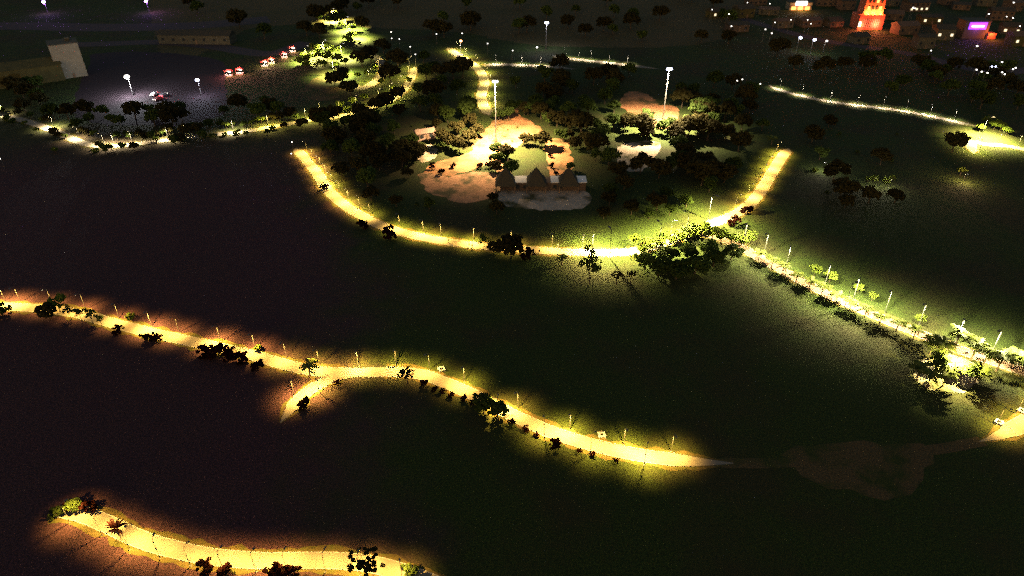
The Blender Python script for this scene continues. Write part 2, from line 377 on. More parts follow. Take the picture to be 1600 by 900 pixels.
def make_palm(name, seed, th, n=12, sc=1.0, r0=.15):
    e = empty(name, (0, -900, 0)); r = random.Random(seed); bm = bmesh.new()
    lx, ly = r.uniform(-.3, .3), r.uniform(-.3, .3)
    tube(bm, [(0, 0, -.1), (lx*.2, ly*.2, th*.3), (lx*.55, ly*.55, th*.65), (lx, ly, th)], [r0*1.5, r0, r0*.9, r0*.85], 8)
    link('trunk', mesh('trunk', bm, 'palm_bark'), None, e)
    for k in range(n):
        f = link('frond', FROND[k % 3], None, e); f.location = (lx, ly, th-.05)
        f.rotation_euler = (0, r.uniform(-.35, .3), 2*math.pi*k/n+r.uniform(-.2, .2)); f.scale = (sc*r.uniform(.85, 1.1),)*3
    return e
def blade_bm(L, w):
    bm = bmesh.new(); prev = None
    for i in range(7):
        t = i/6; p = Vector((L*t*.9, 0, L*(.75*t-.55*t*t))); ww = w*math.sin(math.pi*(.12+.86*t))
        row = [bm.verts.new(p+Vector((0, -ww, .04*ww))), bm.verts.new(p-Vector((0, 0, .05))), bm.verts.new(p+Vector((0, ww, .04*ww)))]
        if prev:
            for a in range(2): bm.faces.new((prev[a], prev[a+1], row[a+1], row[a]))
        prev = row
    return bm
BLADE = mesh('leaf', blade_bm(1.5, .17), 'leaf_red')
def make_cordyline(name, th=1.2):
    e = empty(name, (0, -900, 0)); bm = bmesh.new(); r = random.Random(3)
    tube(bm, [(0, 0, -.1), (.03, 0, th)], [.1, .08], 6)
    link('trunk', mesh('trunk', bm, 'bark'), None, e)
    for k in range(13):
        f = link('leaf', BLADE, None, e); f.location = (.03, 0, th-.05); f.rotation_euler = (0, r.uniform(-.7, .35), k*2.4); f.scale = (r.uniform(.8, 1.15),)*3
    return e

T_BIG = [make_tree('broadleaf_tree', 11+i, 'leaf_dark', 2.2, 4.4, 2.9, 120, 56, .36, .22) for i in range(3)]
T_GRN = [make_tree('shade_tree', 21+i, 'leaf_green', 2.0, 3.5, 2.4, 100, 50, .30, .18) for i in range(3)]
T_LIT = [make_tree('lit_tree', 31+i, 'leaf_lit', 1.6, 2.8, 1.7, 64, 40, .24, .14) for i in range(2)]  # lit trees: their brighter leaf colour carries lamp light
T_SLIM = [make_tree('slender_tree', 41+i, 'leaf_dark', 3.0, 1.9, .9, 44, 60, .13, .08) for i in range(2)]
T_OPEN = make_tree('sapling', 47, 'leaf_green', 1.6, 1.6, 1.7, 40, 34, .12, .06)
B_RED = [make_bush('bush', 51+i, 'leaf_red', 1.0) for i in range(3)]
B_GRN = [make_bush('bush', 61+i, 'leaf_green', 1.0) for i in range(2)]
B_LIT = [make_bush('bush', 71+i, 'leaf_lit', 1.0) for i in range(2)]
PALM = [make_palm('palm_tree', 81+i, 3.3+.35*i, 12+i, 1.15) for i in range(3)]
PALM_BIG = make_palm('palm_tree', 88, 5.2, 16, 1.25, .2)
PALM_LOW = make_palm('palm_tree', 90, 2.4, 10, .75, .14)
CORD = make_cordyline('cordyline_plant')
PROTOS = T_BIG+T_GRN+T_LIT+T_SLIM+[T_OPEN]+B_RED+B_GRN+B_LIT+PALM+[PALM_BIG, PALM_LOW, CORD]
def put(proto, px, py, sc=1, label=None, cat='tree', group=None, rz=None):
    return place(proto, G(px, py), rng.uniform(0, 6.28) if rz is None else rz, sc, label, cat, group)

# ------------------------------------------------------------------ path lamps
def light(name, e, c, r=.12, kind='POINT'):
    l = bpy.data.lights.new(name, kind); l.energy = e; l.color = c; l.shadow_soft_size = r; return l
bm = bmesh.new(); tube(bm, [(0, 0, -.05), (0, 0, .5), (0, 0, 4.6)], [.06, .05, .04], 8); POLE = mesh('pole', bm, 'pole_paint')
bm = bmesh.new(); tube(bm, [(0, 0, 4.55), (.08, 0, 4.85), (.35, 0, 5.0), (.8, 0, 5.02)], [.05, .045, .04, .035], 6); ARM = mesh('arm', bm, 'pole_paint')
bm = bmesh.new(); box(bm, (1.0, 0, 4.96), (.62, .3, .12), 0, .75); HEAD = mesh('lamp_head', bm, 'head_paint')
bm = bmesh.new(); box(bm, (1.0, 0, 4.935), (.5, .22, .02)); LENS = mesh('lens', bm, 'lens_warm'); LENSW = LENS.copy(); LENSW.materials[0] = MATS['lens_white']
bm = bmesh.new(); box(bm, (0, 0, 0), (.34, .34, .05), 0, .9); BASE = mesh('base_plate', bm, 'head_paint')
def lamp_post(px, py, key, L, label, group, lens=LENS, sc=1.0):
    p = G(px, py)
    q = min(PATHS[key], key=lambda a: (a.x-p.x)**2+(a.y-p.y)**2) if key else p+Vector((1, 0, 0))
    d = Vector((p.x-q.x, p.y-q.y, 0))
    if key:                                                     # stand just off the kerb, arm over the path
        d = d.normalized() if d.length > .05 else Vector((0, 1, 0)); p = Vector((q.x, q.y, 0)) + d*(WID[key]/2+.75)
    e = empty('lamp_post', p, math.atan2(-d.y, -d.x), sc)
    link('pole', POLE, None, e); link('arm', ARM, None, e); link('base_plate', BASE, None, e)
    h = link('lamp_head', HEAD, None, e); link('lens', lens, None, h)
    if L.name not in VAR:
        VAR[L.name] = [L]
        for k in (.75, 1.3): c = L.copy(); c.energy *= k; VAR[L.name].append(c)
    e.rotation_euler[0] = rng.gauss(0, .012); e.rotation_euler[1] = rng.gauss(0, .012)
    lo = bpy.data.objects.new('lamp_light', rng.choice(VAR[L.name])); COL.objects.link(lo); lo.parent = e; lo.location = (1.0, 0, 4.68)
    return tag(e, label, 'lamp post', group)
WARM = (1, .57, .115); VAR = {}
def plight(name, e, c, ang=138, blend=.9):
    l = light(name, e, c, .12, 'SPOT'); l.spot_size = R(ang); l.spot_blend = blend; return l
LF = plight('front_light', 10500, WARM, 122, 1.0); LM = plight('middle_light', 17500, (1, .58, .12), 128, 1.0); LU = plight('upper_light', 19000, (1, .61, .13), 130, 1.0)
LP = plight('palm_light', 25000, (.96, .84, .40), 163, .5); LW = plight('white_light', 9000, (1, .84, .62), 124); LY = plight('yellow_light', 17000, (1, .76, .20), 160, .9)
LS = plight('wood_light', 20000, (1, .80, .48), 144); LG = plight('grove_light', 300000, (.95, .86, .28), 142, .8); LO = plight('open_light', 34000, (1, .80, .26), 163, .5); LT = plight('tall_light', 90000, (1, .82, .28), 152, .6)
for x, y in ((112, 815), (171, 831), (210, 852), (252, 868), (302, 880), (353, 886), (402, 892), (450, 893), (508, 895), (563, 900), (630, 912)):  # third post added to fill a dim gap between lamps
    lamp_post(x, y, 'front', LF, 'slim lamp post beside the lowest short path, among round bushes', 'lamps along the lowest path')
for x, y in ((10, 470), (35, 471), (82, 476), (132, 484), (186, 498), (236, 512), (279, 520), (343, 534), (398, 546), (447, 560), (500, 570), (560, 570), (620, 568), (672, 577), (725, 598), (778, 645), (812, 635), (849, 676), (890, 672), (928, 703), (975, 696), (1007, 724), (1052, 712)):
    lamp_post(x, y, 'middle', LM, 'slim lamp post beside the long middle path', 'lamps along the middle path')
for x, y in ((497, 612), (462, 622)): lamp_post(x, y, 'branch', LM, 'slim lamp post beside the short side branch of the middle path', 'lamps along the side branch')
for x, y in ((1566, 668), (1592, 650), (1625, 628)): lamp_post(x, y, 'east_end', LM, 'slim lamp post beside the middle path, past its unlit stretch', 'lamps past the unlit stretch')
for x, y in ((474, 240), (486, 250), (498, 263), (506, 276), (514, 290), (527, 303), (543, 316), (558, 328), (576, 337), (624, 355), (664, 363), (690, 368), (740, 376), (800, 380), (863, 385), (910, 388), (926, 388), (953, 403), (985, 404), (1047, 366), (1109, 344), (1150, 325), (1172, 308), (1185, 290), (1194, 278), (1204, 264), (1212, 252), (1220, 242)):  # several end posts added to even out scalloped light
    lamp_post(x, y, 'upper', LT if x in (953, 1109) else LO if x == 926 else LU, 'slim lamp post beside the curved path around the sandy playground', 'lamps along the curved path', LENS, 1.8 if x in (953, 1109) else 1.0)
for x, y in ((1160, 383), (1190, 400), (1227, 419), (1287, 449), (1332, 470), (1380, 492), (1432, 513), (1490, 538), (1545, 556), (1590, 572), (1316, 482)):  # last post added on the near side to light the lawn
    lamp_post(x, y, 'palm_walk', LP, 'slim lamp post beside the path with the row of palms', 'lamps along the palm walk', LENS, 1.5)
for x, y in ((1034, 396), (1082, 380)): lamp_post(x, y, 'upper', LT, 'tall lamp post added to light the trees where the paths meet', 'lamps added among the trees where the paths meet', LENS, 1.8)  # unseen lamps, added to light the near side of the clump
lamp_post(1484, 590, None, LT, 'slim lamp post standing on the small round plaza under palms', None, LENS, 1.4)
for x in range(1222, 1500, 39):
    lamp_post(x, 138+(x-1222)*.17, 'far_right', LW, 'small lamp post beside the narrow pale path in the dark field', 'lamps along the narrow pale path', LENSW)
lamp_post(1532, 216, None, LG, 'tall lamp post on the knoll above the yellow path bend', None, LENS, 1.8)
for x, y in ((1526, 226), (1523, 236), (1558, 222), (1592, 228)): lamp_post(x, y, 'edge_right', LY, 'lamp post beside the bright yellow path bend near the field', 'lamps at the yellow path bend')
for x, y in ((712, 80), (727, 89), (745, 100), (760, 114), (762, 130), (757, 148), (762, 164)): lamp_post(x, y, 'top_centre', LY, 'lamp post beside the winding yellow path above the playground', 'lamps along the winding yellow path')
for x, y in ((775, 98), (816, 99), (845, 101)): lamp_post(x, y, 'top_cross', LW, 'lamp post beside the faint cross path behind the tall mast', 'lamps along the cross path', LENSW)
for x, y in ((5, 178), (82, 200), (120, 217), (162, 226), (180, 224), (207, 222), (263, 215), (290, 211), (365, 205), (419, 196), (478, 186), (500, 181), (530, 178), (556, 171), (590, 160), (612, 152), (626, 140), (641, 122), (643, 108)):
    lamp_post(x, y, 'shore', LY if x > 400 else LS, 'lamp post glimpsed between the trees of the long wooded path', 'lamps along the wooded path', LENS, 1.35 if x > 480 else 1.0)
for x, y in ((558, 130), (580, 128), (596, 112), (592, 96)): lamp_post(x, y, 'loop', LY, 'lamp post beside the short yellow loop path in the grove', 'lamps along the loop path', LENS, 1.35)
for x, y in ((885, 89), (905, 91), (925, 93), (952, 96), (980, 100)): lamp_post(x, y, 'white_line', LW, 'lamp post beside the thin white path near the top', 'lamps along the thin white path', LENSW)
for x, y in ((507, 86), (520, 34), (542, 48), (522, 118), (480, 96), (535, 92), (548, 62)):
    lamp_post(x, y, None, LG, 'taller lamp post standing among the bright green trees of the grove', 'lamps in the bright grove', LENSW, 1.7)

# ------------------------------------------------------------------ tall floodlight masts
def mast(px, py, h, L, lens, label, lean=0):
    e = empty('floodlight_mast', G(px, py)); bm = bmesh.new()
    tube(bm, [(0, 0, -.2), (0, 0, 1), (0, 0, h)], [.26, .22, .14], 8); link('pole', mesh('pole', bm, 'mast_steel'), None, e)
    bm = bmesh.new(); box(bm, (0, 0, h), (1.9, .2, .2)); link('crossbar', mesh('crossbar', bm, 'mast_steel'), None, e)
    for k in range(3):
        x = (k-1)*.72; bm = bmesh.new(); box(bm, (x, -.35, h+.2), (.62, .5, .5), 0, .8)
        f = link('floodlight', mesh('floodlight', bm, 'head_paint'), None, e)
        bm = bmesh.new(); ball(bm, (x, -.7, h+.3), .42, 1, .5, 1.2); link('lens', mesh('lens', bm, lens), None, f)
    lo = bpy.data.objects.new('mast_light', L); COL.objects.link(lo); lo.parent = e; lo.location = (0, -.9, h-.5)
    return tag(e, label, 'mast')
def spot(name, e, c, ang=150, blend=.7):
    l = light(name, e, c, .5, 'SPOT'); l.spot_size = R(ang); l.spot_blend = blend; return l
mast(775, 226, 25, spot('mast_light_sand', 1000000, (1, .68, .33), 138, 1.0), 'lens_white', 'tall floodlight mast rising from the bright sandy playground')
mast(1034, 200, 24.5, spot('mast_light_court', 900000, (1, .76, .44), 128, 1.0), 'lens_blue', 'tall floodlight mast with a bluish lamp beside the small orange court')
mast(853, 78, 15, spot('mast_light_far', 9000, (.8, .85, 1), 150, .6), 'lens_blue', 'floodlight mast with a bluish lamp behind the cross path')

# ------------------------------------------------------------------ pavilion with three pyramid roofs
e = empty('pavilion', G(846, 298)); tag(e, 'long pavilion with three dark pyramid roofs and white flat roofs between', 'pavilion')
bm = bmesh.new(); box(bm, (.5, 2.5, 0), (29.5, 5.0, 3.0)); link('wall', mesh('wall', bm, 'wall_dark'), None, e)
for x0, x1 in ((-14.6, -12.6), (-9.2, -3.6), (3.2, 7.4), (12.0, 15.6)):
    bm = bmesh.new(); box(bm, ((x0+x1)/2, 2.6, 3.003), (x1-x0, 5.6, .22)); link('flat_roof', mesh('flat_roof', bm, 'roof_white'), None, e)
for x in (-12.4, -1.9, 9.2):
    bm = bmesh.new(); box(bm, (x, .9, 2.75), (7.2, 7.2, 5.6), 0, .02); r_ = link('pyramid_roof', mesh('pyramid_roof', bm, 'roof_slate'), None, e)
    bm = bmesh.new(); tube(bm, [(x, .9, 8.3), (x, .9, 9.2)], [.09, .03], 5); link('finial', mesh('finial', bm, 'roof_slate'), None, r_)
    for sx in (-3.2, 3.2):
        bm = bmesh.new(); box(bm, (x+sx, -2.3, 0), (.3, .3, 2.745)); link('column', mesh('column', bm, 'timber'), None, e)
for x in (-8.2, -5.6, 4.6, 6.4):
    bm = bmesh.new(); box(bm, (x, -.03, .8), (1.3, .05, 1.4)); link('window', mesh('window', bm, 'glass_dark'), None, e)

# ------------------------------------------------------------------ buildings
def house(name, px, py, w, d, h, rz, wallm, roofm, label, cat='building', wins=0, win='glass_dark', gable=2.0, floors=1, group=None):
    e = empty(name, G(px, py), rz); bm = bmesh.new(); box(bm, (0, 0, 0), (w, d, h)); link('wall', mesh('wall', bm, wallm), None, e)
    bm = bmesh.new()
    if gable:
        v = [bm.verts.new(p) for p in ((-w/2-.4, -d/2-.4, h), (w/2+.4, -d/2-.4, h), (w/2+.4, d/2+.4, h), (-w/2-.4, d/2+.4, h), (-w/2-.4, 0, h+gable), (w/2+.4, 0, h+gable))]
        for f in ((0, 1, 5, 4), (2, 3, 4, 5), (0, 4, 3), (1, 2, 5), (3, 2, 1, 0)): bm.faces.new([v[i] for i in f])
    else:
        box(bm, (0, 0, h+.003), (w+.5, d+.5, .35))
        box(bm, (w*.2, d*.1, h+.36), (w*.16, d*.2, 1.4))
    link('roof', mesh('roof', bm, roofm), None, e)
    bm = bmesh.new(); box(bm, (w*.03, -d/2-.03, 0), (1.1, .08, min(2.2, h*.7))); link('door', mesh('door', bm, 'timber'), None, e)
    for fl in range(floors):
        for k in range(wins):
            x = -w/2+w*(k+.5)/wins
            if fl == 0 and abs(x-w*.03) < 1.1: continue
            z = h*(fl+.38)/floors; s = (min(1.5, w/wins*.55), .06, min(1.5, h/floors*.42))
            lit = win if (k*7+fl*3+int(px)) % 7 < 2 else 'glass_dark'
            bm = bmesh.new(); box(bm, (x, -d/2-.035, z), s); link('window', mesh('window', bm, lit), None, e)
    return tag(e, label, cat, group)
house('hut', 664, 216, 7.5, 5, 3, R(24), 'wall_pink', 'wall_pink', 'small pinkish hut with pale roof at the edge of the playground', 'hut', 2, gable=1.2)
big = house('apartment_block', 114, 117, 13, 12, 16.5, R(33), 'wall_cream', 'wall_pale', 'tall blank pale block catching light from the white floodlight', 'building', 0, gable=0)
house('storage_hall', 38, 128, 36, 16, 8, R(33), 'wall_olive', 'wall_olive', 'long dim olive hall adjoining the tall pale block', 'building', 0, gable=2.5)
house('long_shed', 310, 66, 44, 10, 5, R(-3), 'wall_pale', 'roof_slate', 'long low pale shed in the dark beyond the wooded path', 'building', 7, gable=2.2)
house('terrace_house', 1180, 6, 14, 9, 6, R(6), 'wall_dark', 'roof_slate', 'dark two storey house, next to the orange lit shop', 'house', 4, 'window_lit', floors=2)
house('terrace_house', 1290, 8, 16, 9, 6, R(-8), 'wall_dark', 'roof_slate', 'dark two storey house, between orange shop and red tower', 'house', 4, 'window_lit', floors=2)
house('terrace_house', 1428, 16, 16, 10, 6, R(10), 'wall_dark', 'roof_slate', 'dark two storey house right beside the red lit tower', 'house', 4, 'window_lit', floors=2)
house('terrace_house', 1560, 30, 14, 9, 6, R(-12), 'wall_dark', 'roof_slate', 'dark two storey house behind the violet sign', 'house', 4, 'window_lit', floors=2)
house('terrace_house', 1480, 6, 12, 9, 6, R(14), 'wall_dark', 'roof_slate', 'dark gabled house in the far town, away from the coloured signs', 'house', 4, 'window_lit', floors=2)

def child_light(parent, loc, L):
    lo = bpy.data.objects.new('lamp_light', L); COL.objects.link(lo); lo.parent = parent; lo.location = loc; return lo
# red tower
e = empty('red_tower', G(1355, 45)); tag(e, 'tall tower washed in red and orange light, with slatted base', 'tower')
bm = bmesh.new(); box(bm, (0, 3, 0), (16, 12, 9)); link('podium', mesh('podium', bm, 'wall_red'), None, e)
bm = bmesh.new(); box(bm, (1, 4, 9.003), (13, 9, 26), 0, .8); link('shaft', mesh('shaft', bm, 'wall_red'), None, e)
for k in range(9):
    bm = bmesh.new(); box(bm, (-4.8+k*1.2, -3.1, 1.2), (.55, .18, 5.6)); link('slat', mesh('slat', bm, 'wall_cream'), None, e)
for fl in range(5):
    for k in range(4):
        bm = bmesh.new(); box(bm, (-2.8+k*2.5, -.5+fl*.17, 12+fl*4), (1.4, .3, 1.8)); link('window', mesh('window', bm, 'window_orange' if (k+fl) % 3 == 0 else 'glass_dark'), None, e)
for x in (-3, 1, 5):
    bm = bmesh.new(); box(bm, (x, -2.6, 9.003), (.8, .5, .5)); f = link('uplight', mesh('uplight', bm, 'head_paint'), None, e)
    child_light(e, (x, -2.4, 9.9), light('red_wash', 9000, (1, .22, .05), .3))
child_light(e, (-7, -5, 3), light('red_base', 6000, (1, .16, .08), .3)); child_light(e, (3, -6, 3.5), light('red_base', 7000, (1, .2, .1), .3))
bm = bmesh.new(); box(bm, (-7.2, -3.2, 2.0), (1.6, .3, 3.2)); link('lit_sign', mesh('lit_sign', bm, 'window_lit'), None, e)
# orange shop
e = empty('corner_shop', G(1250, 16)); tag(e, 'shop with glowing orange open front and bright white sign', 'shop')
bm = bmesh.new(); box(bm, (0, 4, 0), (16, 8, 5)); link('wall', mesh('wall', bm, 'wall_cream'), None, e)
bm = bmesh.new(); box(bm, (0, 4, 5.003), (16.6, 8.6, .4)); link('roof', mesh('roof', bm, 'roof_slate'), None, e)
bm = bmesh.new(); box(bm, (-1, -1.2, 3.1), (15, 2.6, .15)); link('awning', mesh('awning', bm, 'canvas_red'), None, e)
bm = bmesh.new(); box(bm, (0, -.2, 3.5), (8, .3, 2.6)); link('lit_sign', mesh('lit_sign', bm, 'lens_white'), None, e)
for k in range(3):
    bm = bmesh.new(); box(bm, (-5+k*5, -.06, .2), (3.2, .1, 2.4)); link('shop_window', mesh('shop_window', bm, 'window_orange'), None, e)
child_light(e, (0, -3.5, 3.5), light('shop_light', 5000, (1, .4, .14), .3))
# violet sign building
e = empty('signed_building', G(1520, 60)); tag(e, 'building with a glowing violet sign and a red lit corner', 'building')
bm = bmesh.new(); box(bm, (0, 4, 0), (15, 9, 10)); link('wall', mesh('wall', bm, 'wall_dark'), None, e)
bm = bmesh.new(); box(bm, (0, 4, 10.003), (15.6, 9.6, .5)); link('roof', mesh('roof', bm, 'roof_slate'), None, e)
bm = bmesh.new(); box(bm, (0, -.8, 5.6), (10.5, .5, 4.0)); f = link('sign', mesh('sign', bm, 'sign_violet'), None, e)
bm = bmesh.new(); box(bm, (0, -1.1, 7.0), (7.6, .1, .9)); link('tube_light', mesh('tube_light', bm, 'lens_violet'), None, f)
bm = bmesh.new(); box(bm, (-2.5, -.3, 2.2), (8, .3, .7)); link('light_strip', mesh('light_strip', bm, 'lens_white'), None, e)
bm = bmesh.new(); box(bm, (-6.6, -.3, 8.2), (1.6, .3, 1.6)); link('lit_panel', mesh('lit_panel', bm, 'lens_white'), None, e)
bm = bmesh.new(); box(bm, (10, 1, 0), (5, 6, 3.4)); link('annexe', mesh('annexe', bm, 'wall_red'), None, e)
child_light(e, (9, -4, 4), light('red_corner', 4500, (1, .2, .06), .3)); child_light(e, (0, -3, 6), light('violet_glow', 900, (.35, .1, 1), .3))

# ------------------------------------------------------------------ stalls
def stall(px, py, rz, label, c=(1, .3, .25)):
    e = empty('market_stall', G(px, py), rz)
    for sx in (-1, 1):
        for sy in (-1, 1):
            bm = bmesh.new(); box(bm, (sx*1.9, sy*1.3, 0), (.1, .1, 2.4)); link('post', mesh('post', bm, 'timber'), None, e)
    bm = bmesh.new(); box(bm, (0, 0, 2.403), (4.6, 3.4, .9), 0, .25); link('canopy', mesh('canopy', bm, 'canvas_red'), None, e)
    bm = bmesh.new(); box(bm, (0, -1.0, 0), (3.4, .7, .95)); link('counter', mesh('counter', bm, 'concrete'), None, e)
    bm = bmesh.new(); box(bm, (.6, -1.75, 2.0), (1.4, .1, .5)); link('lit_sign', mesh('lit_sign', bm, 'window_lit'), None, e)
    child_light(e, (0, -2.2, 2.6), light('stall_light', 3000, c, .15))
    return tag(e, label, 'stall', 'stalls beside the grove')
stall(358, 118, .3, 'red canopied stall farthest from the bright grove'); stall(375, 115, .3, 'red canopied stall, second from the dark end of the row')
stall(414, 103, .4, 'red canopied stall with warm lamps, middle of the row', (1, .45, .3)); stall(424, 99, .4, 'red canopied stall beside the middle one, warm lamps', (1, .6, .3))
stall(444, 90, .5, 'red canopied stall, second from the bright grove'); stall(457, 81, .5, 'red canopied stall next to the bright grove', (1, .4, .3))

# ------------------------------------------------------------------ street lamps of the far town and car park
bm = bmesh.new(); tube(bm, [(0, 0, -.05), (0, 0, 7.6)], [.11, .07], 7); SPOLE = mesh('pole', bm, 'mast_steel')
bm = bmesh.new(); tube(bm, [(0, 0, 7.5), (.2, -.3, 7.95), (.3, -1.0, 8.05)], [.07, .06, .05], 6); SARM = mesh('arm', bm, 'mast_steel')
GLOBE = {}
for k in ('lens_white', 'lens_blue', 'lens_violet', 'lens_orange', 'lens_red'):
    bm = bmesh.new(); ball(bm, (.3, -1.1, 7.85), .55, 1, 1, .7); GLOBE[k] = mesh('lamp_globe', bm, k)
def street_lamp(px, py, k, label, group, sc=1.0, L=None, globe=1.0):
    """px, py: where the lamp globe shows; the foot stands 8 m below"""
    p = G(px, py, 7.85*sc); p = Vector((p.x-.3*sc, p.y+1.1*sc, 0))
    e = empty('street_lamp', p, 0, sc); link('pole', SPOLE, None, e); link('arm', SARM, None, e); g = link('lamp_globe', GLOBE[k], None, e)
    if globe != 1:
        g.scale = (globe,)*3; g.location = Vector((.3, -1.1, 7.85))*(1-globe)
    if L: child_light(e, (.3, -1.2, 7.85-.7*max(globe, 1)), L)
    return tag(e, label, 'street lamp', group)
LCAR = light('car_park_light', 24000, (.93, .96, 1), .4); LST = light('street_light', 500, (1, .93, .8), .3)
street_lamp(198, 120, 'lens_white', 'brilliant white floodlight beside the large pale block', None, 1.2, LCAR, 1.9)
street_lamp(308, 125, 'lens_blue', 'bluish white street lamp over the dark car park', None, 1.0, light('car_park_light', 5000, (.8, .84, 1), .4), 1.6)
LV = light('violet_light', 3000, (.5, .2, 1), .4)
street_lamp(68, 3, 'lens_violet', 'violet street lamp behind the large pale block', None, 1.0, LV, 2.2)
street_lamp(228, 2, 'lens_violet', 'violet street lamp standing farther along the road from the pale block', None, 1.0, LV, 2.0)
TOWN = [(1168, 4), (1203, 6), (1211, 35), (1206, 52), (1236, 31), (1262, 31), (1267, 37), (1196, 46), (1427, 12), (1430, 13), (1545, 22), (1573, 26), (1583, 28), (1594, 41), (1584, 4), (1527, 72), (1455, 79), (1139, 22), (1143, 41), (1113, 15)]
for x, y in TOWN: street_lamp(x, y, 'lens_white', 'small white street lamp in the far dark town', 'street lamps in the far town', 1, None, rng.choice((.5, .6, .75)))
for x, y in ((1251, 59), (1273, 62)): street_lamp(x, y, 'lens_blue', 'bluish street lamp in the short row below the orange shop', 'bluish row of street lamps', 1, LST, 1.6)
street_lamp(1292, 64, 'lens_white', 'white street lamp ending the bluish row below the orange shop', None, 1, LST)
for x, y in ((1526, 109), (1534, 112), (1543, 114), (1550, 104), (1556, 104), (1566, 113), (1570, 116), (1583, 108), (1587, 106), (1566, 97)):
    street_lamp(x, y, 'lens_blue' if x in (1550, 1556) else 'lens_white', 'street lamp in the curved row near the violet sign' if x not in (1550, 1556) else 'bluish street lamp in the curved row near the violet sign', 'curved row of street lamps', 1, None, .6)
for x, y in ((611, 50), (612, 60), (624, 61), (641, 73), (649, 85), (682, 53), (722, 52), (762, 68), (801, 79), (1152, 126), (1160, 124), (1188, 131)):
    street_lamp(x, y, 'lens_white', 'small white street lamp in the dark wood above the grove path', 'lamps in the dark wood', .8, None, .6)
street_lamp(839, 74, 'lens_white', 'white street lamp just left of the far bluish mast', None, .8, None, 1.1)
street_lamp(720, 64, 'lens_orange', 'warm street lamp at the head of the winding yellow path', None, .9, LW, 1.6)
for x, y in ((456, 222), (455, 240), (0, 248)): street_lamp(x, y, 'lens_white', 'tiny white lamp at the dark edge below the wooded path', 'tiny lamps below the wooded path', .5, None, .7)

# ------------------------------------------------------------------ cars
def car(px, py, rz, m, label, lit=True):
    e = empty('parked_car', G(px, py), rz); bm = bmesh.new()
    prof = [(-2.2, .35), (-2.2, .85), (-1.95, .95), (-1.35, 1.42), (.35, 1.45), (1.0, .98), (2.0, .82), (2.2, .6), (2.2, .35)]
    a = [bm.verts.new((x, -.86, z)) for x, z in prof]; b = [bm.verts.new((x, .86, z)) for x, z in prof]
    bm.faces.new(a); bm.faces.new(b[::-1])
    for i in range(len(prof)): j = (i+1) % len(prof); bm.faces.new((a[j], a[i], b[i], b[j]))
    bmesh.ops.recalc_face_normals(bm, faces=bm.faces); link('body', mesh('body', bm, m), None, e)
    bm = bmesh.new(); box(bm, (-.5, 0, 1.0), (1.9, 1.735, .32), 0, .99); link('window', mesh('window', bm, 'glass_dark'), None, e)
    for x in (-1.35, 1.35):
        for y in (-.8, .8):
            bm = bmesh.new(); tube(bm, [(x, y-.1, .32), (x, y+.1, .32)], [.32, .32], 12); link('wheel', mesh('wheel', bm, 'rubber'), None, e)
    for y in (-.62, .62):
        bm = bmesh.new(); box(bm, (-2.22, y, .68), (.06, .42, .26)); link('tail_light', mesh('tail_light', bm, 'lens_red' if lit else 'canvas_red'), None, e)
        bm = bmesh.new(); box(bm, (2.18, y, .62), (.06, .4, .2)); link('headlight', mesh('headlight', bm, 'lens_white' if lit else 'concrete'), None, e)
    if lit: child_light(e, (-2.7, 0, .75), light('tail_glow', 260, (1, .05, .06), .1))
    return tag(e, label, 'car', 'cars on the dark car park')
car(256, 150, R(80), 'car_grey', 'grey car with red tail lights on, alone on the dark car park')
car(241, 149, R(265), 'car_white', 'white car with headlights on, facing the wooded path')
car(247, 156, R(250), 'car_red', 'red car with headlights on beside the white one')

# ------------------------------------------------------------------ square benches and people
def bench(px, py, rz, label, s=1.5):
    e = empty('square_bench', G(px, py), rz)
    for k, (c, sz) in enumerate((((0, -s/2+.2), (s, .4)), ((0, s/2-.2), (s, .4)), ((-s/2+.2, 0), (.4, s-.806)), ((s/2-.2, 0), (.4, s-.806)))):
        bm = bmesh.new(); box(bm, (c[0], c[1], .32), (sz[0], sz[1], .12)); link('seat_slab', mesh('seat_slab', bm, 'concrete'), None, e)
    for x in (-1, 1):
        for y in (-1, 1):
            bm = bmesh.new(); box(bm, (x*(s/2-.2), y*(s/2-.2), 0), (.26, .26, .318)); link('leg', mesh('leg', bm, 'concrete'), None, e)
    return tag(e, label, 'bench')
bench(690, 578, .4, 'white square concrete bench on the verge above the middle path bend')
bench(940, 681, .1, 'white square concrete bench on the verge, down the middle path')
bench(1596, 643, .6, 'white square concrete bench beside the path past its unlit stretch')
bench(1560, 661, .7, 'dim square concrete bench where the lit stretch begins')
